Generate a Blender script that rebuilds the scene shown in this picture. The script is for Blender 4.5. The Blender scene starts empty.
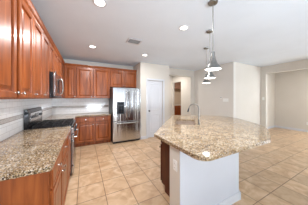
import bpy, bmesh, math, random
from mathutils import Vector, Matrix
random.seed(7)
SC = bpy.context.scene
COL = SC.collection
PI = math.pi
# ------------------------------------------------------------------ camera, world, light, exposure
TH = math.radians(27.6)
cam = bpy.data.cameras.new('camera'); camo = bpy.data.objects.new('camera', cam); COL.objects.link(camo)
cam.sensor_fit = 'HORIZONTAL'; cam.sensor_width = 36.0; cam.lens = 36.0*133/308
cam.shift_y = -4.5/308; cam.clip_start = 0.02
camo.location = (0, 0, 1.42); camo.rotation_euler = (PI/2, 0, -TH)
SC.camera = camo
SC.view_settings.view_transform = 'Standard'; SC.view_settings.look = 'None'
SC.view_settings.gamma = 1.0; SC.view_settings.use_curve_mapping = False
SC.view_settings.exposure = 0.27
W = bpy.data.worlds.new('sky'); SC.world = W; W.use_nodes = True
W.node_tree.nodes['Background'].inputs[0].default_value = (0.80, 0.88, 1.0, 1)
W.node_tree.nodes['Background'].inputs[1].default_value = 1.0

def area_light(name, loc, rot, sx, sy, power, color=(1, 1, 1)):
    l = bpy.data.lights.new(name, 'AREA'); l.shape = 'RECTANGLE'; l.size = sx; l.size_y = sy
    l.energy = power; l.color = color
    o = bpy.data.objects.new(name, l); COL.objects.link(o); o.location = loc; o.rotation_euler = rot
    return o
DAY = (0.78, 0.89, 1.0)
INVENTED_WINDOWS = [(0.2, 1.9), (2.5, 4.6), (5.4, 7.4)]  # x spans of invented windows behind the camera
P = dict(rear1=6, rear2=4, rear3=3, up1=1150, up2=80, up3=30, right=170, rightup=60, leftup=120, left=5, recessed=17, pendant=3, hall=20)
for i, (a, b) in enumerate(INVENTED_WINDOWS):     # added fill lamps at the invented rear windows
    area_light('window_fill', ((a+b)/2, -3.62, 1.35), (-PI/2, 0, PI), b-a, 2.0, P['rear%d' % (i+1)], DAY)
    area_light('ceiling_fill', ((a+b)/2, -4.1, 0.1), (-math.radians(138), 0, PI), b-a+.6, 1.6, P['up%d' % (i+1)], DAY)   # added fill aimed up to brighten the ceiling
area_light('window_fill', (8.32, -1.1, 1.4), (-PI/2, 0, -PI/2), 2.4, 1.6, P['right'], DAY)  # fill lamp added at an invented window on the right
area_light('ceiling_fill', (8.9, -1.1, 0.1), (-math.radians(138), 0, -PI/2), 2.6, 1.4, P['rightup'], DAY)  # added fill tilted up at the ceiling from the right
area_light('window_fill', (-1.0, -2.0, 1.35), (-PI/2, 0, PI/2), 2.0, 1.9, P['left'], DAY)  # weak fill added at an invented left opening
area_light('ceiling_fill', (-1.5, -2.0, 0.1), (-math.radians(138), 0, PI/2), 2.2, 1.2, P['leftup'], DAY)  # upward ceiling fill added on the left

# ------------------------------------------------------------------ materials
def new_mat(name):
    m = bpy.data.materials.new(name); m.use_nodes = True
    nt = m.node_tree; b = nt.nodes['Principled BSDF']
    return m, nt, b
def lin(c):
    return tuple(((v/255)/12.92 if v/255 <= .04045 else ((v/255+.055)/1.055)**2.4) for v in c)+(1,)
def node(nt, typ, **kw):
    n = nt.nodes.new(typ)
    for k, v in kw.items(): setattr(n, k, v)
    return n
def ramp(nt, stops):
    r = nt.nodes.new('ShaderNodeValToRGB'); el = r.color_ramp.elements
    while len(el) < len(stops): el.new(0.5)
    for e, (p, c) in zip(el, stops): e.position = p; e.color = c
    return r
def objcoord(nt, scale=(1, 1, 1)):
    t = nt.nodes.new('ShaderNodeTexCoord'); mp = nt.nodes.new('ShaderNodeMapping')
    mp.inputs['Scale'].default_value = scale
    nt.links.new(t.outputs['Object'], mp.inputs['Vector']); return mp.outputs[0]
def noisy(name, c1, c2, rough, scale=3.0, bump=0.0, bscale=60, metal=0.0, spec=0.5, coat=0.0):
    m, nt, b = new_mat(name)
    v = objcoord(nt)
    n = node(nt, 'ShaderNodeTexNoise'); n.inputs['Scale'].default_value = scale; n.inputs['Detail'].default_value = 4
    nt.links.new(v, n.inputs['Vector'])
    r = ramp(nt, [(0.35, lin(c1)), (0.65, lin(c2))]); nt.links.new(n.outputs[0], r.inputs[0])
    nt.links.new(r.outputs[0], b.inputs['Base Color'])
    b.inputs['Roughness'].default_value = rough; b.inputs['Metallic'].default_value = metal
    b.inputs['Specular IOR Level'].default_value = spec; b.inputs['Coat Weight'].default_value = coat
    if bump:
        n2 = node(nt, 'ShaderNodeTexNoise'); n2.inputs['Scale'].default_value = bscale
        nt.links.new(v, n2.inputs['Vector'])
        bp = node(nt, 'ShaderNodeBump'); bp.inputs['Strength'].default_value = bump; bp.inputs['Distance'].default_value = 0.004
        nt.links.new(n2.outputs[0], bp.inputs['Height']); nt.links.new(bp.outputs[0], b.inputs['Normal'])
    return m
M = {}
M['wall'] = noisy('wall_paint_cream', (212, 205, 194), (216, 209, 199), 0.75, 1.2, 0.15, 80)
M['taupe'] = noisy('wall_paint_taupe', (216, 211, 203), (220, 215, 208), 0.75, 1.2, 0.15, 80)
M['ceiling'] = noisy('ceiling_paint', (222, 231, 241), (226, 235, 245), 0.85, 1.5, 0.5, 35)
M['white'] = noisy('white_trim_paint', (210, 211, 215), (214, 215, 219), 0.4, 2)
M['panelwhite'] = noisy('half_wall_white', (200, 202, 208), (204, 206, 212), 0.5, 2)  # whiter tone for the half wall front only
M['tan'] = noisy('hall_paint', (205, 190, 170), (210, 195, 176), 0.8, 1.5)
M['black'] = noisy('black_enamel', (22, 24, 28), (32, 34, 38), 0.22, 8)
M['iron'] = noisy('cast_iron', (22, 22, 23), (36, 36, 37), 0.55, 30)
M['darkglass'] = noisy('dark_glass', (18, 20, 25), (24, 26, 31), 0.06, 3)
M['darkside'] = noisy('dark_grey_metal', (62, 64, 68), (72, 74, 78), 0.4, 5, metal=0.5)
M['chrome'] = noisy('brushed_nickel', (188, 186, 182), (200, 198, 194), 0.25, 20, metal=1.0)
M['nickel'] = noisy('dark_brushed_nickel', (136, 135, 131), (152, 151, 147), 0.32, 20, metal=1.0)
M['sinkmetal'] = noisy('sink_metal', (168, 150, 136), (180, 162, 148), 0.4, 8, metal=0.6)
M['louver'] = noisy('louver_grey', (150, 148, 146), (160, 158, 156), 0.5, 8)
M['plastic'] = noisy('white_plastic', (235, 234, 230), (240, 239, 235), 0.35, 5)
M['slot'] = noisy('dark_slot', (40, 39, 37), (48, 47, 45), 0.6, 5)
M['brownshelf'] = noisy('brown_wood_shelf', (150, 112, 92), (162, 124, 104), 0.55, 6)

def steel(name, horiz=False):
    m, nt, b = new_mat(name)
    v = objcoord(nt, (2, 2, 90) if horiz else (90, 2, 1.2))
    n = node(nt, 'ShaderNodeTexNoise'); n.inputs['Scale'].default_value = 1.5; n.inputs['Detail'].default_value = 3
    nt.links.new(v, n.inputs['Vector'])
    r = ramp(nt, [(0.3, lin((178, 178, 180))), (0.7, lin((206, 205, 205)))])
    nt.links.new(n.outputs[0], r.inputs[0]); nt.links.new(r.outputs[0], b.inputs['Base Color'])
    b.inputs['Metallic'].default_value = 1.0; b.inputs['Roughness'].default_value = 0.2
    bp = node(nt, 'ShaderNodeBump'); bp.inputs['Strength'].default_value = 0.55; bp.inputs['Distance'].default_value = 0.002
    v2 = objcoord(nt, (13, 1, 0.5))
    n2 = node(nt, 'ShaderNodeTexNoise'); n2.inputs['Scale'].default_value = 1.0; nt.links.new(v2, n2.inputs['Vector'])
    nt.links.new(n2.outputs[0], bp.inputs['Height'])
    bp.inputs['Distance'].default_value = 0.03
    nt.links.new(bp.outputs[0], b.inputs['Normal'])
    return m
M['steel'] = steel('stainless_steel'); M['steelh'] = steel('stainless_steel_horizontal', True)

def wood(name='cherry_wood', k=1.0):
    m, nt, b = new_mat(name)
    v = objcoord(nt, (9, 9, 0.9))
    n = node(nt, 'ShaderNodeTexNoise'); n.inputs['Scale'].default_value = 2.2; n.inputs['Detail'].default_value = 5; n.inputs['Distortion'].default_value = 0.6
    nt.links.new(v, n.inputs['Vector'])
    r = ramp(nt, [(0.28, lin((116*k, 57*k, 20*k))), (0.5, lin((143*k, 73*k, 30*k))), (0.75, lin((172*k, 95*k, 44*k)))])
    nt.links.new(n.outputs[0], r.inputs[0]); nt.links.new(r.outputs[0], b.inputs['Base Color'])
    b.inputs['Roughness'].default_value = 0.34; b.inputs['Coat Weight'].default_value = 0.18; b.inputs['Coat Roughness'].default_value = 0.16; b.inputs['Specular IOR Level'].default_value = 0.4
    return m
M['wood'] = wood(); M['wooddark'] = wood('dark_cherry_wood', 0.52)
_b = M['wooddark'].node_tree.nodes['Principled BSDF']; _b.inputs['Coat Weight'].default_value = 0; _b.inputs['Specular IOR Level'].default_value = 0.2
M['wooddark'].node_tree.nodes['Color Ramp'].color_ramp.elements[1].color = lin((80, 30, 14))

def granite():
    m, nt, b = new_mat('granite')
    v = objcoord(nt)
    n1 = node(nt, 'ShaderNodeTexNoise'); n1.inputs['Scale'].default_value = 7; n1.inputs['Detail'].default_value = 5; n1.inputs['Distortion'].default_value = 0.8
    n2 = node(nt, 'ShaderNodeTexVoronoi'); n2.inputs['Scale'].default_value = 125
    n3 = node(nt, 'ShaderNodeTexNoise'); n3.inputs['Scale'].default_value = 95; n3.inputs['Detail'].default_value = 3
    for n in (n1, n2, n3): nt.links.new(v, n.inputs['Vector'])
    base = ramp(nt, [(0.30, lin((122, 92, 56))), (0.5, lin((170, 142, 100))), (0.70, lin((204, 186, 154)))])
    nt.links.new(n1.outputs[0], base.inputs[0])
    hsv = node(nt, 'ShaderNodeSeparateColor'); nt.links.new(n2.outputs['Color'], hsv.inputs[0])
    sp = ramp(nt, [(0.0, lin((34, 28, 26))), (0.20, lin((78, 60, 48))), (0.30, lin((172, 142, 106))), (0.55, lin((198, 174, 148))), (0.84, lin((244, 238, 230)))])
    sp.color_ramp.interpolation = 'CONSTANT'
    nt.links.new(hsv.outputs[0], sp.inputs[0])
    mx = node(nt, 'ShaderNodeMix', data_type='RGBA'); mx.inputs[0].default_value = 0.55
    nt.links.new(base.outputs[0], mx.inputs[6]); nt.links.new(sp.outputs[0], mx.inputs[7])
    r3 = ramp(nt, [(0.40, (0, 0, 0, 1)), (0.44, (1, 1, 1, 1))]); nt.links.new(n3.outputs[0], r3.inputs[0])
    mx2 = node(nt, 'ShaderNodeMix', data_type='RGBA'); nt.links.new(r3.outputs[0], mx2.inputs[0])
    mx2.inputs[6].default_value = lin((62, 48, 38)); nt.links.new(mx.outputs[2], mx2.inputs[7])
    nt.links.new(mx2.outputs[2], b.inputs['Base Color'])
    b.inputs['Roughness'].default_value = 0.06; b.inputs['Specular IOR Level'].default_value = 0.6
    return m
M['granite'] = granite()

def tiles():
    m, nt, b = new_mat('floor_tile')
    g = node(nt, 'ShaderNodeNewGeometry'); mp = node(nt, 'ShaderNodeMapping')
    S = 0.365
    mp.inputs['Location'].default_value = (-0.275+S*10, -2.05+S*20, 0)
    nt.links.new(g.outputs['Position'], mp.inputs['Vector'])
    br = node(nt, 'ShaderNodeTexBrick'); br.offset = 0; br.squash = 1
    br.inputs['Scale'].default_value = 1; br.inputs['Brick Width'].default_value = S; br.inputs['Row Height'].default_value = S
    br.inputs['Mortar Size'].default_value = 0.0045; br.inputs['Mortar Smooth'].default_value = 0.2
    br.inputs['Color1'].default_value = (0, 0, 0, 1); br.inputs['Color2'].default_value = (1, 1, 1, 1); br.inputs['Mortar'].default_value = (.5, .5, .5, 1)
    nt.links.new(mp.outputs[0], br.inputs['Vector'])
    n = node(nt, 'ShaderNodeTexNoise'); n.inputs['Scale'].default_value = 5; n.inputs['Detail'].default_value = 6; n.inputs['Distortion'].default_value = 1.2
    nt.links.new(g.outputs['Position'], n.inputs['Vector'])
    r = ramp(nt, [(0.3, lin((186, 150, 114))), (0.5, lin((203, 170, 134))), (0.7, lin((219, 190, 157)))])
    nt.links.new(n.outputs[0], r.inputs[0])
    tint = ramp(nt, [(0, (0.90, 0.90, 0.90, 1)), (1, (1.05, 1.04, 1.03, 1))]); nt.links.new(br.outputs['Color'], tint.inputs[0])
    mu = node(nt, 'ShaderNodeMix', data_type='RGBA', blend_type='MULTIPLY'); mu.inputs[0].default_value = 1
    nt.links.new(r.outputs[0], mu.inputs[6]); nt.links.new(tint.outputs[0], mu.inputs[7])
    mx = node(nt, 'ShaderNodeMix', data_type='RGBA'); nt.links.new(br.outputs['Fac'], mx.inputs[0])
    nt.links.new(mu.outputs[2], mx.inputs[6]); mx.inputs[7].default_value = lin((120, 92, 70))
    nt.links.new(mx.outputs[2], b.inputs['Base Color'])
    b.inputs['Roughness'].default_value = 0.3; b.inputs['Specular IOR Level'].default_value = 0.5
    bp = node(nt, 'ShaderNodeBump', invert=True); bp.inputs['Strength'].default_value = 0.5; bp.inputs['Distance'].default_value = 0.003
    nt.links.new(br.outputs['Fac'], bp.inputs['Height']); nt.links.new(bp.outputs[0], b.inputs['Normal'])
    return m
M['tile'] = tiles()

def splash(name, axis):
    # white subway tile with a pencil strip of small grey mosaic
    m, nt, b = new_mat(name)
    g = node(nt, 'ShaderNodeNewGeometry'); s = node(nt, 'ShaderNodeSeparateXYZ'); nt.links.new(g.outputs['Position'], s.inputs[0])
    c = node(nt, 'ShaderNodeCombineXYZ'); nt.links.new(s.outputs[axis], c.inputs[0]); nt.links.new(s.outputs[2], c.inputs[1])
    mp = node(nt, 'ShaderNodeMapping'); mp.inputs['Location'].default_value = (3, -0.914, 0); nt.links.new(c.outputs[0], mp.inputs['Vector'])
    br = node(nt, 'ShaderNodeTexBrick'); br.inputs['Scale'].default_value = 1
    br.inputs['Brick Width'].default_value = 0.152; br.inputs['Row Height'].default_value = 0.076; br.inputs['Mortar Size'].default_value = 0.0022
    br.inputs['Color1'].default_value = lin((247, 246, 245)); br.inputs['Color2'].default_value = lin((250, 249, 248)); br.inputs['Mortar'].default_value = lin((214, 211, 208))
    nt.links.new(mp.outputs[0], br.inputs['Vector'])
    mo = node(nt, 'ShaderNodeTexBrick'); mo.inputs['Scale'].default_value = 1; mo.offset = 0
    mo.inputs['Brick Width'].default_value = 0.018; mo.inputs['Row Height'].default_value = 0.018; mo.inputs['Mortar Size'].default_value = 0.002
    mo.inputs['Color1'].default_value = lin((176, 166, 160)); mo.inputs['Color2'].default_value = lin((214, 208, 202)); mo.inputs['Mortar'].default_value = lin((205, 200, 196))
    nt.links.new(mp.outputs[0], mo.inputs['Vector'])
    def step(lo, hi):
        a = node(nt, 'ShaderNodeMath', operation='GREATER_THAN'); nt.links.new(s.outputs[2], a.inputs[0]); a.inputs[1].default_value = lo
        d = node(nt, 'ShaderNodeMath', operation='LESS_THAN'); nt.links.new(s.outputs[2], d.inputs[0]); d.inputs[1].default_value = hi
        e = node(nt, 'ShaderNodeMath', operation='MULTIPLY'); nt.links.new(a.outputs[0], e.inputs[0]); nt.links.new(d.outputs[0], e.inputs[1]); return e
    band = step(1.116, 1.160); lo = step(1.106, 1.116); hi = step(1.160, 1.170)
    x1 = node(nt, 'ShaderNodeMix', data_type='RGBA'); nt.links.new(band.outputs[0], x1.inputs[0]); nt.links.new(br.outputs[0], x1.inputs[6]); nt.links.new(mo.outputs[0], x1.inputs[7])
    ad = node(nt, 'ShaderNodeMath', operation='ADD'); nt.links.new(lo.outputs[0], ad.inputs[0]); nt.links.new(hi.outputs[0], ad.inputs[1])
    x2 = node(nt, 'ShaderNodeMix', data_type='RGBA'); nt.links.new(ad.outputs[0], x2.inputs[0]); nt.links.new(x1.outputs[2], x2.inputs[6]); x2.inputs[7].default_value = lin((172, 162, 156))
    nt.links.new(x2.outputs[2], b.inputs['Base Color']); b.inputs['Roughness'].default_value = 0.1
    bp = node(nt, 'ShaderNodeBump', invert=True); bp.inputs['Strength'].default_value = 0.4; bp.inputs['Distance'].default_value = 0.002
    nt.links.new(br.outputs['Fac'], bp.inputs['Height']); nt.links.new(bp.outputs[0], b.inputs['Normal'])
    return m
M['splash_l'] = splash('backsplash_tile_left', 1); M['splash_b'] = splash('backsplash_tile_back', 0)

def emis(name, color, s):
    m, nt, b = new_mat(name); b.inputs['Base Color'].default_value = (.9, .9, .9, 1)
    b.inputs['Emission Color'].default_value = color+(1,); b.inputs['Emission Strength'].default_value = s
    return m
M['lamp'] = emis('lamp_glow', (1.0, 0.96, 0.9), 5)
M['display'] = emis('clock_display', (0.35, 0.6, 0.8), 0.4)
def glass():
    m, nt, b = new_mat('window_glass'); nt.nodes.remove(b)
    t = node(nt, 'ShaderNodeBsdfTransparent'); g = node(nt, 'ShaderNodeBsdfGlossy'); g.inputs['Roughness'].default_value = 0.02
    f = node(nt, 'ShaderNodeFresnel'); mx = node(nt, 'ShaderNodeMixShader')
    nt.links.new(f.outputs[0], mx.inputs[0]); nt.links.new(t.outputs[0], mx.inputs[1]); nt.links.new(g.outputs[0], mx.inputs[2])
    nt.links.new(mx.outputs[0], nt.nodes['Material Output'].inputs[0]); return m
M['glass'] = glass()

# ------------------------------------------------------------------ mesh helpers
class MB:
    def __init__(s): s.v = []; s.f = []
    def add(s, vs, fs):
        o = len(s.v); s.v += [tuple(v) for v in vs]; s.f += [[i+o for i in f] for f in fs]; return s
    def box(s, x0, x1, y0, y1, z0, z1):
        v = [(x0,y0,z0),(x1,y0,z0),(x1,y1,z0),(x0,y1,z0),(x0,y0,z1),(x1,y0,z1),(x1,y1,z1),(x0,y1,z1)]
        return s.add(v, [(0,3,2,1),(4,5,6,7),(0,1,5,4),(1,2,6,5),(2,3,7,6),(3,0,4,7)])
    def prism(s, poly, z0, z1):
        n = len(poly); v = [(x,y,z0) for x,y in poly]+[(x,y,z1) for x,y in poly]
        return s.add(v, [list(range(n))[::-1], list(range(n,2*n))]+[(i,(i+1)%n,n+(i+1)%n,n+i) for i in range(n)])
    def slab_wall(s, p, q, t, z0, z1):   # upright panel from p to q, thickness t to its left
        d = Vector((q[0]-p[0], q[1]-p[1])).normalized(); n = Vector((-d.y, d.x))*t
        return s.prism([p, q, (q[0]+n.x, q[1]+n.y), (p[0]+n.x, p[1]+n.y)], z0, z1)
    def xprism(s, prof, x0, x1):   # profile in (y,z) swept along x
        n = len(prof); v = [(x0,y,z) for y,z in prof]+[(x1,y,z) for y,z in prof]
        return s.add(v, [list(range(n)), list(range(n,2*n))[::-1]]+[(i,n+i,n+(i+1)%n,(i+1)%n) for i in range(n)])
    def lathe(s, prof, c=(0,0,0), axis='z', n=24, cap=True):
        v = []; f = []
        for r, h in prof:
            for k in range(n):
                a = 2*PI*k/n; p = (r*math.cos(a), r*math.sin(a), h)
                if axis == 'y': p = (p[0], p[2], p[1])
                if axis == 'x': p = (p[2], p[0], p[1])
                v.append((p[0]+c[0], p[1]+c[1], p[2]+c[2]))
        for j in range(len(prof)-1):
            for k in range(n): f.append((j*n+k, j*n+(k+1)%n, (j+1)*n+(k+1)%n, (j+1)*n+k))
        if cap: f.append(list(range(n))[::-1]); f.append(list(range((len(prof)-1)*n, len(prof)*n)))
        return s.add(v, f)
    def tube(s, path, r, n=10):
        P = [Vector(p) for p in path]; v = []; f = []
        rr = r if isinstance(r, (list, tuple)) else [r]*len(P)
        up = None
        for i, p in enumerate(P):
            d = (P[min(i+1,len(P)-1)]-P[max(i-1,0)]).normalized()
            if up is None: up = Vector((0,0,1)) if abs(d.z) < .9 else Vector((1,0,0))
            a = d.cross(up).normalized(); b = a.cross(d).normalized(); up = b
            for k in range(n):
                t = 2*PI*k/n; v.append(p+rr[i]*(math.cos(t)*a+math.sin(t)*b))
        for j in range(len(P)-1):
            for k in range(n): f.append((j*n+k, (j+1)*n+k, (j+1)*n+(k+1)%n, j*n+(k+1)%n))
        f.append(list(range(n))); f.append(list(range((len(P)-1)*n, len(P)*n))[::-1])
        return s.add(v, f)
    def rings(s, x0, x1, z0, z1, prof, yb):   # panel: back at yb, rings of (inset, y) towards the viewer (-y)
        v = []; f = []
        allr = [(0, yb)]+prof
        for ins, y in allr: v += [(x0+ins,y,z0+ins),(x1-ins,y,z0+ins),(x1-ins,y,z1-ins),(x0+ins,y,z1-ins)]
        for j in range(len(allr)-1):
            for k in range(4): f.append((j*4+k, j*4+(k+1)%4, (j+1)*4+(k+1)%4, (j+1)*4+k))
        f.append((3,2,1,0)); L = (len(allr)-1)*4; f.append((L,L+1,L+2,L+3))
        return s.add(v, f)
    def build(s, name, mat, parent=None, bevel=0, smooth=True):
        me = bpy.data.meshes.new(name); me.from_pydata(s.v, [], s.f); me.update()
        bm = bmesh.new(); bm.from_mesh(me); bmesh.ops.recalc_face_normals(bm, faces=bm.faces); bm.to_mesh(me); bm.free()
        me.materials.append(mat)
        o = bpy.data.objects.new(name, me); COL.objects.link(o)
        if parent: o.parent = parent
        if smooth: me.shade_smooth(); me.set_sharp_from_angle(angle=math.radians(35))
        if bevel:
            b = o.modifiers.new('bevel', 'BEVEL'); b.width = bevel; b.segments = 2; b.limit_method = 'ANGLE'
        return o
def thing(name, label, cat, loc=(0,0,0), rz=0, group=None):
    o = bpy.data.objects.new(name, None); COL.objects.link(o); o.location = loc; o.rotation_euler = (0,0,rz)
    o['label'] = label; o['category'] = cat
    if group: o['group'] = group
    return o
def tag(o, label, cat, group=None):
    o['label'] = label; o['category'] = cat
    if group: o['group'] = group
    return o
def struct(name, mb, mat, label=None):
    o = mb.build(name, mat, smooth=False); o['kind'] = 'structure'
    if label: o['label'] = label
    return o
def copy_tree(o, parent=None):
    c = o.copy(); COL.objects.link(c); c.parent = parent
    for ch in list(o.children): copy_tree(ch, c)
    return c

# ------------------------------------------------------------------ the setting
H = 2.65
struct('floor', MB().box(-0.97, 8.4, -3.6, 8.4, -0.1, 0), M['tile'], 'beige square ceramic tile floor with brown grout')
struct('ceiling', MB().box(-0.97, 8.4, -3.6, 8.4, H, H+0.1), M['ceiling'], 'white textured ceiling')
struct('wall_left', MB().box(-0.97, -0.87, -1.0, 5.1, 0, H).box(-0.97, -0.87, -3.6, -3.0, 0, H).box(-0.97, -0.87, -3.0, -1.0, 0, .4).box(-0.97, -0.87, -3.0, -1.0, 2.3, H), M['wall'])  # opening behind the camera is invented to admit fill light
struct('wall_back', MB().box(-0.87, 1.70, 5.0, 5.1, 0, H), M['wall'])
# pantry closet walls with a door opening
DX0, DX1 = 1.972, 2.60
mb = MB().box(1.70, 1.80, 4.36, 5.1, 0, H).box(1.70, DX0, 4.25, 4.36, 0, H).box(DX1, 2.88, 4.25, 4.36, 0, H).box(DX0, DX1, 4.25, 4.36, 2.05, H).box(2.78, 2.88, 4.36, 4.53, 0, H)
struct('wall_pantry', mb, M['wall'])
# header wall of the hall opening
mb = MB().box(2.78, 2.95, 4.53, 4.65, 0, H).box(2.95, 4.23, 4.53, 4.65, 2.37, H).box(4.23, 4.45, 4.53, 4.65, 0, H)
struct('wall_hall_opening', mb, M['wall'])
# closet block on the right
mb = MB().box(4.45, 4.57, 2.73, 4.65, 0, H)
struct('wall_taupe', mb, M['taupe'])
struct('wall_middle', MB().box(4.57, 6.24, 2.73, 2.85, 0, H), M['wall'])
mb = MB().box(6.24, 6.36, 2.56, 3.1, 0, H).box(6.24, 6.36, -1.6, 2.56, 2.36, H).box(6.24, 6.36, -3.5, -1.6, 0, H)
struct('wall_right', mb, M['wall'])
struct('wall_far_room', MB().box(6.36, 8.3, 3.0, 3.1, 0, H), M['wall'])
area_light('living_room_fill', (7.3, 0.8, 2.6), (0, 0, 0), 0.4, 0.4, 20, (1, .97, .92))  # added fill for the far room, no fixture behind it
# far right wall, its window opening invented to let in the added light
mb = MB().box(8.2, 8.3, 0, 3.0, 0, H).box(8.2, 8.3, -3.5, -2.2, 0, H).box(8.2, 8.3, -2.2, 0, 0, 0.6).box(8.2, 8.3, -2.2, 0, 2.2, H)
struct('wall_far_right', mb, M['wall'])
# rear wall, its windows invented to let in the added light
mb = MB(); xs = -0.97
for a, b in INVENTED_WINDOWS:
    mb.box(xs, a, -3.6, -3.5, 0, H).box(a, b, -3.6, -3.5, 0, 0.35).box(a, b, -3.6, -3.5, 2.35, H); xs = b
mb.box(xs, 8.4, -3.6, -3.5, 0, H)
struct('wall_rear', mb, M['wall'])
for i, (a, b) in enumerate(INVENTED_WINDOWS):
    f = MB().box(a, b, -3.57, -3.52, .35, .42).box(a, b, -3.57, -3.52, 2.28, 2.35).box(a, a+.06, -3.57, -3.52, .42, 2.28).box(b-.06, b, -3.57, -3.52, .42, 2.28).box((a+b)/2-.025, (a+b)/2+.025, -3.57, -3.52, .42, 2.28)
    w = struct('window_%d' % (i+1), f, M['white'])  # unseen window, invented to bring in daylight
    MB().box(a+.06, b-.06, -3.549, -3.543, .42, 2.28).build('window_pane', M['glass'], w)
# hall behind the opening: its right wall has a doorway into a further room
mb = MB().box(4.30, 4.40, 4.65, 5.30, 0, H).box(4.30, 4.40, 5.98, 6.2, 0, H).box(4.30, 4.40, 5.30, 5.98, 2.25, H)
struct('wall_hall', mb, M['wall'])
struct('wall_hall_end', MB().box(1.80, 4.30, 6.1, 6.2, 0, H), M['wall'])
mb = MB().box(4.40, 7.0, 7.6, 7.7, 0, H).box(6.9, 7.0, 4.65, 7.6, 0, H).box(4.30, 4.40, 6.2, 7.7, 0, H).box(4.57, 7.0, 4.65, 4.75, 0, H)
struct('wall_far_hall', mb, M['tan'])
area_light('hall_fill', (3.5, 5.3, 2.6), (0, 0, 0), 0.3, 0.3, P['hall'], (1, .95, .9))  # added fill for the hall, without a fixture
area_light('hall_fill', (5.6, 6.2, 2.6), (0, 0, 0), 0.3, 0.3, P['hall']*.8, (1, .9, .8))  # added fill for the room past the hall, without a fixture
# baseboards
def baseboard(name, pts):
    mb = MB()
    for p, q in pts:
        x0, x1 = sorted((p[0], q[0])); y0, y1 = sorted((p[1], q[1]))
        mb.box(x0, x1, y0, y1, 0, 0.085).box(x0, x1, y0, y1, .085, .098)
    o = struct(name, mb, M['white'])
baseboard('baseboard_pantry', [((1.70, 4.235), (DX0-.07, 4.25)), ((DX1+.07, 4.235), (2.895, 4.25)), ((2.88, 4.25), (2.895, 4.53))])
baseboard('baseboard_taupe', [((4.435, 2.715), (4.45, 4.53)), ((4.23, 4.515), (4.435, 4.53))])
baseboard('baseboard_middle', [((4.45, 2.715), (6.225, 2.73))])
baseboard('baseboard_right', [((6.225, 2.56), (6.24, 2.73))])
baseboard('baseboard_far_room', [((6.36, 2.985), (8.185, 3.0))])
baseboard('baseboard_far_right', [((8.185, -3.5), (8.2, 3.0))])
baseboard('baseboard_hall', [((1.8, 6.085), (4.285, 6.1)), ((4.285, 4.65), (4.30, 5.30))])
# casings
def casing(name, x0, x1, y, ztop, w=.06, parent=None):
    mb = MB().box(x0-w, x0, y-.018, y, 0, ztop+w).box(x1, x1+w, y-.018, y, 0, ztop+w).box(x0, x1, y-.018, y, ztop, ztop+w)
    return struct(name, mb, M['white'])
casing('trim_1', DX0, DX1, 4.25, 2.05)
# pantry door, two raised panels
w = DX1-DX0; d = bpy.data.objects.new('door_1', None)
mb = MB().box(DX0+.004, DX1-.004, 4.285, 4.322, 0.008, 2.045)
dr = mb.build('door_1', M['white'], smooth=False); dr['kind'] = 'structure'; dr['label'] = 'white two-panel pantry door with dark knob'
for za, zb in ((0.2, 0.82), (0.98, 1.92)):
    MB().rings(DX0+.11, DX1-.11, za, zb, [(0, 4.276), (.012, 4.276), (.03, 4.284), (.055, 4.279)], 4.285).build('door_panel', M['white'], dr, smooth=False)
MB().lathe([(.024, 0), (.024, -.006), (.009, -.01), (.009, -.035), (.024, -.045), (.026, -.058), (.016, -.068)], (DX0+.065, 4.285, .96), 'y', 16).build('door_knob', M['darkside'], dr)
# backsplash
struct('trim_3', MB().box(-0.87, -0.862, 1.25, 4.992, .9145, 1.405), M['splash_l'], 'white tile backsplash along the left wall')
struct('trim_4', MB().box(-0.862, 0.768, 4.992, 5.0, .9145, 1.405), M['splash_b'], 'white tile backsplash along the back wall')

# ------------------------------------------------------------------ cabinets
def knob(parent, x, y, z):
    return MB().lathe([(.008, 0), (.006, -.004), (.006, -.014), (.014, -.018), (.016, -.024), (.011, -.029)], (x, y, z), 'y', 14).build('knob', M['chrome'], parent)
DOORP = [(0.0, -.017), (.004, -.023), (.050, -.023), (.055, -.017), (.057, -.005), (.068, -.005), (.096, -.020)]
DRAWP = [(0.0, -.014), (.005, -.021), (.022, -.021), (.026, -.016), (.034, -.018)]
def door(parent, x0, x1, z0, z1, kx, kz, y=0.0):
    o = MB().rings(x0, x1, z0, z1, DOORP, y-.001).build('door', M['wood'], parent, smooth=False)
    if kx is not None: knob(o, kx, y-.021, kz)
    return o
def drawer(parent, x0, x1, z0, z1, y=0.0):
    o = MB().rings(x0, x1, z0, z1, DRAWP, y-.001).build('drawer', M['wood'], parent, smooth=False)
    knob(o, (x0+x1)/2, y-.018, (z0+z1)/2)
    return o
CROWN = lambda zt: [(0.02, zt-.07), (-.012, zt-.07), (-.016, zt-.055), (-.03, zt-.04), (-.045, zt-.014), (-.05, zt-.012), (-.05, zt), (0.02, zt)]
def upper(label, loc, rz, w, z0, z1, doors, knobs, depth=.325, group=None, crown=True, kz=None):
    t = thing('wall_cabinet', label, 'cabinet', (loc[0], loc[1], z0), rz, group)
    h = z1-z0
    MB().box(.001, w-.001, 0, depth, 0, h-.02).build('body', M['wood'], t, smooth=False)
    for (a, b), k in zip(doors, knobs):
        door(t, a+.009, b-.009, .012, h-.078, k, .055 if kz is None else kz)
    if crown: MB().xprism(CROWN(h), .001, w-.001).build('crown_molding', M['wood'], t, smooth=False)
    return t
Z0, Z1 = 1.41, 2.44
RL = PI/2
FX = -0.545   # face of the left uppers
U = lambda y: (FX, y)
upper('nearest cherry wall cabinet on the left, cut off by the left edge of the photo', U(0.80), RL, .790, Z0, Z1, [(0, .395), (.395, .79)], [.35, .755])
upper('cherry double-door wall cabinet, second from the left edge, over the granite counter', U(1.608), RL, .80, Z0, Z1, [(0.02, .41), (.41, .80)], [.08, .45])
upper('narrow full-height cherry wall cabinet immediately left of the microwave', U(2.41), RL, .388, Z0, Z1, [(0, .388)], [.04])
upper('short cherry cabinet directly above the microwave', U(2.80), RL, .778, 1.87, Z1, [(0, .389), (.389, .778)], [.35, .43])
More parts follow.
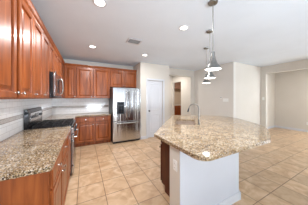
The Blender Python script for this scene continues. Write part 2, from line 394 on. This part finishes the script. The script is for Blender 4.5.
upper('cherry corner wall cabinet between the microwave and the back wall', U(3.58), RL, 1.085, Z0, Z1, [(0, .54)], [.04])
FY = 4.665
B = lambda x: (x, FY)
t = upper('leftmost cherry wall cabinet on the back wall, tucked into the corner', B(-.54), 0, .322, Z0, Z1, [(0.02, .322)], [.28], crown=True)
upper('cherry wall cabinet on the back wall, second from the corner', B(-.217), 0, .464, Z0, Z1, [(0, .464)], [.42])
upper('full-height cherry wall cabinet on the back wall, directly left of the fridge', B(.248), 0, .519, Z0, Z1, [(0, .519)], [.05])
upper('short double-door cherry cabinet above the fridge', B(.768), 0, .931, 1.79, Z1, [(0, .465), (.465, .931)], [.43, .50])

def base(label, loc, rz, w, doors, knobs, draws, depth=.60, endpanel=False):
    t = thing('base_cabinet', label, 'cabinet', (loc[0], loc[1], 0), rz)
    MB().box(.001, w-.001, 0, depth, .1, .875).build('body', M['wood'], t, smooth=False)
    MB().box(.001, w-.001, .065, depth, 0, .1).build('toe_kick', M['wood'], t, smooth=False)
    if endpanel: MB().box(-.012, .001, .0, depth, 0, .875).build('end_panel', M['wood'], t, smooth=False)
    for (a, b), k in zip(doors, knobs): door(t, a+.008, b-.008, .115, .69, k, .63)
    for a, b in draws: drawer(t, a+.008, b-.008, .71, .86)
    return t
BX = -.238
base('nearest cherry base cabinet on the left, with bare end panel facing the camera', (BX, 1.265), RL, .535, [(0.02, .535)], [.48], [(0.02, .535)], depth=.61, endpanel=True)
base('wide cherry base cabinet between the end cabinet and the range', (BX, 1.80), RL, 1.018, [(0, .509), (.509, 1.018)], [.05, .97], [(0, .509), (.509, 1.018)], depth=.61)
base('cherry corner base cabinet just beyond the range', (BX, 3.582), RL, .81, [(0, .5)], [.05], [(0, .5)], depth=.61)
base('left one of the two cherry base cabinets under the back counter', (-.248, 4.395), 0, .53, [(.03, .53)], [.48], [(.03, .53)])
base('right cherry base cabinet under the back counter, next to the fridge', (.283, 4.395), 0, .465, [(0, .465)], [.05], [(0, .465)])

# ------------------------------------------------------------------ countertops
def round_poly(pts, radii, n=6):
    out = []
    N = len(pts)
    for i, (p, r) in enumerate(zip(pts, radii)):
        p = Vector(p)
        if r == 0: out.append(tuple(p)); continue
        a = (Vector(pts[i-1])-p).normalized(); b = (Vector(pts[(i+1) % N])-p).normalized()
        ang = a.angle(b); L = r/math.tan(ang/2)
        s = p+a*L; e = p+b*L
        for k in range(n+1):
            u = k/n; q = s*(1-u)**2+p*2*u*(1-u)+e*u*u; out.append(tuple(q))
    return out
def slab(name, poly, holes, z0, z1, mat, parent=None, bevel=.008):
    bm = bmesh.new(); edges = []
    for loop in [poly]+holes:
        vs = [bm.verts.new((x, y, z0)) for x, y in loop]
        edges += [bm.edges.new((vs[i], vs[(i+1) % len(vs)])) for i in range(len(vs))]
    r = bmesh.ops.triangle_fill(bm, edges=edges, use_beauty=True, use_dissolve=False)
    bmesh.ops.dissolve_limit(bm, angle_limit=.01, verts=bm.verts[:], edges=bm.edges[:]) if not holes else None
    ex = bmesh.ops.extrude_face_region(bm, geom=bm.faces[:])
    bmesh.ops.translate(bm, verts=[g for g in ex['geom'] if isinstance(g, bmesh.types.BMVert)], vec=(0, 0, z1-z0))
    bmesh.ops.recalc_face_normals(bm, faces=bm.faces)
    me = bpy.data.meshes.new(name); bm.to_mesh(me); bm.free(); me.materials.append(mat)
    o = bpy.data.objects.new(name, me); COL.objects.link(o)
    if parent: o.parent = parent
    if bevel:
        b = o.modifiers.new('bevel', 'BEVEL'); b.width = bevel; b.segments = 3; b.limit_method = 'ANGLE'; b.angle_limit = math.radians(50)
    return o
ZB, ZT = .876, .914
p = round_poly([(-.868, 1.228), (-.214, 1.228), (-.214, 2.818), (-.868, 2.818)], [0, .02, 0, 0])
tag(slab('countertop', p, [], ZB, ZT, M['granite']), 'speckled beige granite countertop along the left wall before the range', 'countertop')
p = [(-.861, 3.584), (-.214, 3.584), (-.214, 4.355), (.762, 4.355), (.762, 4.991), (-.861, 4.991)]
tag(slab('countertop', p, [], ZB, ZT, M['granite']), 'L-shaped granite countertop in the far corner beyond the range', 'countertop')

# island
E1 = Vector((.665, .747)); E2 = Vector((.747, -.665)); P1 = Vector((.885, 1.66))
def isl(a, b): q = P1+E1*a+E2*b; return (q.x, q.y)
def rect(a0, a1, b0, b1): return [isl(a0, b0), isl(a1, b0), isl(a1, b1), isl(a0, b1)]
outer = round_poly([(.868, 1.66), (.868, .79), (2.02, .78), (2.52, .99), (2.90, 1.22), (3.42, 2.02), (3.50, 2.42), (3.05, 2.78), (2.31, 3.26)],
                   [.02, .13, .12, .3, .3, .3, .3, .4, .04])
SA0, SAM, SA1, SB0, SB1 = .76, 1.07, 1.40, .20, .60
tag(slab('countertop', outer, [rect(SA0, SA1, SB0, SB1)], ZB, ZT, M['granite']), 'large angled granite island countertop with sink and pendant lights above', 'countertop')
isle = thing('kitchen_island', 'kitchen island base with white half wall and cherry end panel', 'kitchen island', (1.5, 1.8, 0))
OFF = (-1.5, -1.8, 0)
def ib(mb, name, mat, bevel=0, parent=isle):
    mb.v = [(x+OFF[0], y+OFF[1], z) for x, y, z in mb.v]; return mb.build(name, mat, parent, bevel=bevel, smooth=False)
ib(MB().prism([(.888, 1.118), (1.92, 1.118), (2.98, 2.30), (2.84, 2.43), (1.838, 1.30), (.888, 1.30)], 0, .875), 'half_wall', M['wall'])
o = ib(MB().box(.888, 1.925, 1.106, 1.118, 0, .875), 'front_panel', M['panelwhite']); o['label'] = 'white front face'  # thin sheet coloured whiter than the half wall behind it
ib(MB().box(.886, 1.94, 1.090, 1.106, 0, .085).box(.886, 1.936, 1.094, 1.106, .085, .10).slab_wall((1.922, 1.09), (2.98, 2.27), -.014, 0, .1), 'baseboard', M['white'])
cbx = MB()
cp = [(1.08, 1.302), (1.08, 1.80), (2.244, 3.107), (2.836, 2.434), (1.836, 1.304)]
tp = [(1.08, 1.302), (1.08, 1.71), (2.29, 3.06), (2.836, 2.434), (1.836, 1.304)]
for pl, a, b in ((cp, .1, .875), (tp, 0, .1)):
    for i in (0, 1, 2): cbx.slab_wall(pl[i], pl[i+1], -.018, a, b)
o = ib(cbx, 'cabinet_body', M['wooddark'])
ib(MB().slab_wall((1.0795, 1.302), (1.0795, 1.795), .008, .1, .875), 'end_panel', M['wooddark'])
# doors on the working side of the island
dirx = (Vector(cp[1])-Vector(cp[2])).normalized(); ang = math.atan2(dirx.y, dirx.x)
L = (Vector(cp[1])-Vector(cp[2])).length
for k in range(3):
    a = L*k/3+.01; b = L*(k+1)/3-.01
    for nm, pr, za, zb, kn in (('door', DOORP, .115, .69, ((b-.04) if k != 1 else a+.04, .63)), ('drawer', DRAWP, .71, .86, ((a+b)/2, .785))):
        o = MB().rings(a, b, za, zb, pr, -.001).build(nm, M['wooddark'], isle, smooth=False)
        o.location = (cp[2][0]+OFF[0], cp[2][1]+OFF[1], 0); o.rotation_euler = (0, 0, ang)
        knob(o, kn[0], -.02, kn[1])
# outlet on the end of the half wall (faces -X)
def plate(label, loc, rz, kind='outlet', w=.07, h=.115, gang=1):
    t = thing('wall_outlet' if kind == 'outlet' else ('light_switch' if kind == 'switch' else 'thermostat'), label, {'outlet': 'outlet', 'switch': 'light switch', 'thermostat': 'thermostat'}[kind], loc, rz)
    w = w*gang
    MB().box(-w/2, w/2, -.006, -.0005, 0, h).build('cover_plate', M['plastic'], t, bevel=.002)
    for g in range(gang):
        cx = -w/2+.07*(g+.5) if gang > 1 else 0
        if kind == 'outlet':
            for z in (h*.3, h*.7):
                s = MB().lathe([(.015, -.006), (.015, -.009)], (cx, 0, z), 'y', 14).build('socket', M['plastic'], t)
                MB().box(cx-.007, cx-.004, -.0095, -.0085, z-.004, z+.005).box(cx+.004, cx+.007, -.0095, -.0085, z-.004, z+.005).build('slots', M['slot'], s, smooth=False)
        elif kind == 'switch':
            MB().xprism([(-.006, h*.24), (-.011, h*.3), (-.007, h*.76), (-.006, h*.76)], cx-.016, cx+.016).build('rocker', M['plastic'], t, smooth=False)
        else:
            MB().box(-w*.3, w*.3, -.0075, -.006, h*.45, h*.8).build('screen', M['darkside'], t)
    return t
plate('white outlet on the beige end of the island half wall', (.888, 1.19, .62), -PI/2)
plate('white outlet on the tile backsplash left of the range', (-.862, 2.02, .965), PI/2, w=.075)
plate('white outlet low on the far right wall, at the photo edge', (8.2, 1.93, .30), -PI/2)
plate('tiny white thermostat on the taupe wall, above and left of the wide switch plate', (4.45, 3.19, 1.40), -PI/2, 'thermostat', w=.07, h=.07)
plate('wide white three-gang light switch plate on the taupe wall', (4.45, 3.01, 1.29), -PI/2, 'switch', gang=3)
plate('white light switch on the wall stub beside the wide right opening', (6.24, 2.645, 1.34), -PI/2, 'switch')

# sink
sk = thing('kitchen_sink', 'stainless undermount double-bowl sink set in the island top', 'sink', (*isl(1.08, .4), .70))
def loc2(mb, t):
    l = t.location; mb.v = [(x-l.x, y-l.y, z-l.z) for x, y, z in mb.v]; return mb
def bowl(a0, a1, b0, b1, zb, zt):
    mb = MB(); t = .004
    P = lambda ins, z: [(x, y, z) for x, y in rect(a0+ins, a1-ins, b0+ins, b1-ins)]
    v = P(0, zt)+P(.02, zb+.02)+P(.035, zb)+P(.035, zb-t)+P(.018, zb+.018)+P(-t, zt)
    f = []
    for j in range(5):
        if j == 2: continue
        for k in range(4): f.append((j*4+k, j*4+(k+1)%4, (j+1)*4+(k+1)%4, (j+1)*4+k))
    for k in range(4): f.append((20+k, 20+(k+1)%4, (k+1)%4, k))
    f += [(8, 9, 10, 11), (15, 14, 13, 12)]
    return mb.add(v, f)
for a0, a1 in ((SA0+.004, SAM-.012), (SAM+.012, SA1-.004)):
    o = loc2(bowl(a0, a1, SB0+.004, SB1-.004, .72, .875), sk).build('bowl', M['sinkmetal'], sk)
    c = isl((a0+a1)/2, (SB0+SB1)/2)
    loc2(MB().lathe([(.04, .7205), (.04, .723), (.03, .723), (.028, .721)], (c[0], c[1], 0), 'z', 16), sk).build('drain', M['chrome'], o)
loc2(MB().prism(rect(SAM-.0115, SAM+.0115, SB0+.004, SB1-.004), .862, .874), sk).build('divider', M['sinkmetal'], sk)
# faucet
fc = isl(.845, .655)
fa = thing('faucet', 'tall brushed nickel gooseneck faucet standing behind the island sink', 'faucet', (fc[0], fc[1], ZT+.0005))
MB().lathe([(.029, 0), (.029, .006), (.021, .012), (.019, .06), (.016, .065)], n=20).build('base', M['nickel'], fa)
path = [(0, 0, .06), (0, 0, .30)]
for k in range(1, 13):
    a = PI*k/12*.93; r = .09; s = r-r*math.cos(a)
    path.append((-E2.x*s, -E2.y*s, .30+r*math.sin(a)))
lx, ly, lz = path[-1]
neck = MB().tube(path, .0095, 12).build('spout', M['nickel'], fa)
MB().tube([(lx, ly, lz), (lx-E2.x*.012, ly-E2.y*.012, lz-.04), (lx-E2.x*.025, ly-E2.y*.025, lz-.085)], [.011, .014, .016], 12).build('spray_head', M['darkside'], neck)
MB().tube([(-.015*E1.x, -.015*E1.y, .045), (-.045*E1.x, -.045*E1.y, .05), (-.06*E1.x-.02*E2.x, -.06*E1.y-.02*E2.y, .11)], [.011, .009, .006], 10).build('handle', M['nickel'], fa)

# ------------------------------------------------------------------ range
RY0, RY1 = 2.822, 3.580
rg = thing('range', 'black and stainless gas range between the left counters', 'range', (-.19, RY0, 0), RL)   # local x along the wall, y towards the wall
RW = RY1-RY0
MB().box(0, RW, .02, .665, .02, .885).build('body', M['darkside'], rg, smooth=False)
for x in (.05, RW-.05):
    for y in (.08, .6): MB().lathe([(.02, 0), (.02, .0205)], (x, y, 0)).build('foot', M['iron'], rg)
MB().box(0, RW, -.012, .60, .885, .918).build('cooktop', M['black'], rg, bevel=.006)
bg = MB().xprism([(.60, .885), (.60, 1.16), (.615, 1.235), (.665, 1.235), (.665, .885)], 0.0, RW).build('backguard', M['black'], rg, bevel=.006)
MB().box(.06, RW-.06, .594, .60, 1.02, 1.17).build('control_panel', M['steelh'], bg, bevel=.003)
MB().box(.29, .47, .590, .594, 1.07, 1.14).build('display', M['darkglass'], bg, bevel=.001)
for x in (.12, .20, .56, .64):
    MB().lathe([(.022, 0), (.022, -.012), (.014, -.02)], (x, .594, 1.10), 'y', 14).build('dial', M['darkside'], bg)
# grates & burners
for k in range(3):
    x0 = .02+k*(RW-.04)/3; x1 = x0+(RW-.04)/3-.006
    g = MB()
    for x in (x0, (x0+x1)/2-.006, x1-.012): g.box(x, x+.012, .03, .57, .942, .954)
    for y in (.03, .16, .295, .43, .558): g.box(x0, x1, y, y+.012, .942, .954)
    for x in (x0, x1-.012):
        for y in (.03, .558): g.box(x, x+.012, y, y+.012, .918, .942)
    g.build('grate', M['iron'], rg, smooth=False)
for x in (.15, RW/2, RW-.15):
    for y in (.16, .43):
        if x == RW/2 and y == .16: continue
        MB().lathe([(.05, .918), (.05, .924), (.035, .926), (.035, .934), (.02, .938)], (x, y, 0), n=18).build('burner', M['iron'], rg)
od = MB().box(.004, RW-.004, -.02, .02, .20, .76).build('oven_door', M['steelh'], rg, bevel=.006)
MB().box(.12, RW-.12, -.023, -.02, .30, .62).build('window', M['darkglass'], od, bevel=.002)
MB().tube([(.06, -.02, .70), (.06, -.06, .70), (RW-.06, -.06, .70), (RW-.06, -.02, .70)], .011, 10).build('handle', M['chrome'], od)
cp2 = MB().xprism([(-.02, .775), (-.02, .84), (-.012, .883), (.02, .883), (.02, .775)], .004, RW-.004).build('front_panel', M['steelh'], rg, smooth=False)
for k in range(5):
    MB().lathe([(.02, 0), (.02, -.02), (.015, -.03)], (.1+k*(RW-.2)/4, -.02, .815), 'y', 14).build('dial', M['black'], cp2)
dw = MB().box(.004, RW-.004, -.018, .02, .05, .19).build('bottom_drawer', M['steelh'], rg, bevel=.005)

# ------------------------------------------------------------------ microwave
mw = thing('microwave', 'stainless over-the-range microwave under the short cherry cabinet', 'microwave', (-.445, 2.803, 1.425), RL)
MH = .438; MW = .772
MB().box(0, MW, .03, .417, 0, MH).build('body', M['black'], mw, bevel=.004)
md = MB().box(.002, .585, 0, .029, .03, MH-.002).build('door', M['steel'], mw, bevel=.006)
MB().box(.27, .50, -.003, 0, .09, MH-.07).build('window', M['darkglass'], md, bevel=.002)
MB().tube([(.555, -.002, .07), (.555, -.034, .10), (.555, -.045, .2), (.555, -.045, .26), (.555, -.034, .36), (.555, -.002, .39)], .010, 10).build('handle', M['chrome'], md)
cpn = MB().box(.59, MW-.002, 0, .029, .03, MH-.002).build('control_panel', M['steel'], mw, bevel=.006)
MB().box(.62, MW-.03, -.003, 0, .32, .38).build('display', M['darkglass'], cpn)
MB().box(.002, MW-.002, .002, .029, .0, .026).build('vent_grille', M['darkside'], mw, bevel=.003)

# ------------------------------------------------------------------ fridge
fx0, fx1 = .785, 1.685
fr = thing('refrigerator', 'stainless french-door refrigerator with water dispenser, freezer drawer below', 'refrigerator', (.765, 4.14, 0))
FWD = .915
MB().box(.0, FWD, .075, .80, .03, 1.735).build('body', M['darkside'], fr, bevel=.004)
MB().box(.02, FWD-.02, .09, .75, 0, .03).build('base_grille', M['black'], fr, smooth=False)
def curved_door(x0, x1, z0, z1, cx0=0, cx1=FWD):
    n = 12; pf = []
    for k in range(n+1):
        x = x0+(x1-x0)*k/n; u = (x-cx0)/(cx1-cx0)*2-1
        pf.append((x, .028*u*u))
    poly = pf+[(x1, .07), (x0, .07)]
    return MB().prism(poly, z0, z1)
def front_y(x): u = x/FWD*2-1; return .028*u*u
ld = curved_door(.002, FWD/2-.003, .70, 1.74).build('door', M['steel'], fr, bevel=.005)
ld['label'] = 'left door with ice and water dispenser'
rd = curved_door(FWD/2+.003, FWD-.002, .70, 1.74).build('door', M['steel'], fr, bevel=.005)
fz = curved_door(.002, FWD-.002, .075, .69).build('freezer_drawer', M['steel'], fr, bevel=.005)
for dd, s in ((ld, -1), (rd, 1)):
    x = FWD/2+s*.045; y = front_y(x)
    MB().tube([(x, y, .80), (x, y-.04, .83), (x+s*.012, y-.058, 1.0), (x+s*.016, y-.062, 1.2), (x+s*.012, y-.058, 1.42), (x, y-.04, 1.6), (x, y, 1.63)], .013, 12).build('handle', M['chrome'], dd)
MB().tube([(.09, front_y(.09), .635), (.10, front_y(.1)-.045, .635), (.3, -.055, .635), (.45, -.06, .635), (.62, -.055, .635), (FWD-.10, front_y(.1)-.045, .635), (FWD-.09, front_y(.09), .635)], .013, 12).build('handle', M['chrome'], fz)
dp = MB().box(.12, .35, -.002, .02, .92, 1.30).build('dispenser', M['darkside'], ld, bevel=.004)
MB().box(.155, .325, -.006, -.002, 1.20, 1.285).build('control_display', M['darkglass'], dp)
MB().box(.16, .32, -.0035, -.002, .95, 1.18).build('recess', M['black'], dp)

# ------------------------------------------------------------------ lights
def recessed(x, y, label, k=1.0):
    t = thing('recessed_light', label, 'ceiling light', (x, y, H), 0, 'recessed lights in the kitchen ceiling')
    MB().lathe([(.085, -.0005), (.085, -.006), (.067, -.009), (.062, -.004), (.062, -.0005)], cap=False, n=28).build('trim_ring', M['white'], t)
    MB().lathe([(.0615, -.001), (.0615, -.004)], n=28).build('lens', M['lamp'], t)
    l = bpy.data.lights.new('recessed_lamp', 'AREA'); l.shape = 'DISK'; l.size = .11; l.energy = P['recessed']*k; l.color = (.97, .98, 1)
    o = bpy.data.objects.new('recessed_lamp', l); COL.objects.link(o); o.location = (0, 0, -.012); o.parent = t
for x, y, lb in ((.175, 1.84, 'round recessed ceiling light nearest the top edge, above the left counter aisle'),
                 (.17, 3.50, 'round recessed ceiling light above the back base cabinets, left of the vent'),
                 (1.53, 3.49, 'round recessed ceiling light beyond the vent, in front of the pantry wall'),
                 (1.54, 1.82, 'round recessed ceiling light just left of the pendant lights')):
    recessed(x, y, lb, 1.35 if x < 1 else 0.55)
v = thing('air_vent', 'square white ceiling air vent with dark louvers', 'vent', (.955, 2.76, H))
MB().box(-.15, .15, -.13, .13, -.004, -.0005).build('backing', M['slot'], v, smooth=False)
fr_ = MB().box(-.15, .15, -.13, -.105, -.012, -.004).box(-.15, .15, .105, .13, -.012, -.004).box(-.15, -.125, -.105, .105, -.012, -.004).box(.125, .15, -.105, .105, -.012, -.004).build('frame', M['white'], v, smooth=False)
for k in range(6):
    y = -.085+k*.034
    MB().add([(-.125, y-.006, -.005), (.125, y-.006, -.005), (.125, y+.001, -.012), (-.125, y+.001, -.012), (-.125, y-.004, -.004), (.125, y-.004, -.004), (.125, y+.004, -.011), (-.125, y+.004, -.011)],
             [(0,1,2,3),(4,7,6,5),(0,4,5,1),(1,5,6,2),(2,6,7,3),(3,7,4,0)]).build('slat', M['louver'], v, smooth=False)

def pendant():
    t = thing('pendant_light', '', 'pendant light', (0, 0, H), 0, 'pendant lights over the island')
    MB().lathe([(.012, -.035), (.03, -.032), (.055, -.02), (.06, -.008), (.06, -.0005)], n=24).build('canopy', M['nickel'], t)
    MB().tube([(0, 0, -.03), (0, 0, -.66)], .005, 8).build('rod', M['nickel'], t)
    MB().lathe([(.02, -.64), (.024, -.655), (.024, -.70), (.03, -.705), (.03, -.72)], n=24).build('socket', M['nickel'], t)
    MB().lathe([(.022, -.705), (.034, -.73), (.045, -.765), (.058, -.795), (.080, -.825), (.098, -.85), (.102, -.865),
                (.099, -.865), (.095, -.851), (.077, -.828), (.054, -.80), (.041, -.768), (.030, -.732), (.018, -.708)], n=36, cap=False).build('shade', M['nickel'], t)
    MB().lathe([(.097, -.858), (.094, -.863), (.07, -.868), (.02, -.871)], n=30).build('diffuser', M['lamp'], t)
    l = bpy.data.lights.new('pendant_lamp', 'AREA'); l.shape = 'DISK'; l.size = .12; l.energy = P['pendant']; l.color = (1, .99, .97)
    o = bpy.data.objects.new('pendant_lamp', l); COL.objects.link(o); o.location = (0, 0, -.876); o.parent = t
    return t
pr = pendant()
for i, (x, y, lb) in enumerate(((1.459, 1.16, 'nearest and largest brushed nickel pendant light over the island'),
                                (2.04, 1.69, 'middle one of the three brushed nickel pendant lights'),
                                (2.65, 2.30, 'farthest and smallest-looking brushed nickel pendant light over the island'))):
    o = pr if i == 0 else copy_tree(pr)
    o.location = (x, y, H); o['label'] = lb

wc = thing('wooden_cabinet', 'low reddish wood cabinet glimpsed through the hall doorway', 'cabinet', (5.1, 7.0, 0))
MB().box(0, .8, 0, .5, .08, .93).build('body', M['brownshelf'], wc, smooth=False)
MB().box(.02, .78, .04, .48, 0, .08).build('toe_kick', M['brownshelf'], wc, smooth=False)
MB().box(-.01, .81, -.01, .5, .931, .97).build('top', M['wall'], wc, bevel=.004)
for a in (0, .4): door(wc, a+.01, a+.39, .1, .9, a+(.35 if a == 0 else .05), .8)

hc = thing('wall_cabinet', 'brown wall cabinet high up in the room past the hall doorway', 'cabinet', (4.95, 7.27, 2.04))
MB().box(0, 1.2, 0, .32, 0, .45).build('body', M['brownshelf'], hc, smooth=False)
for a in (0, .4, .8): MB().rings(a+.008, a+.392, .01, .44, DOORP, -.001).build('door', M['brownshelf'], hc, smooth=False)
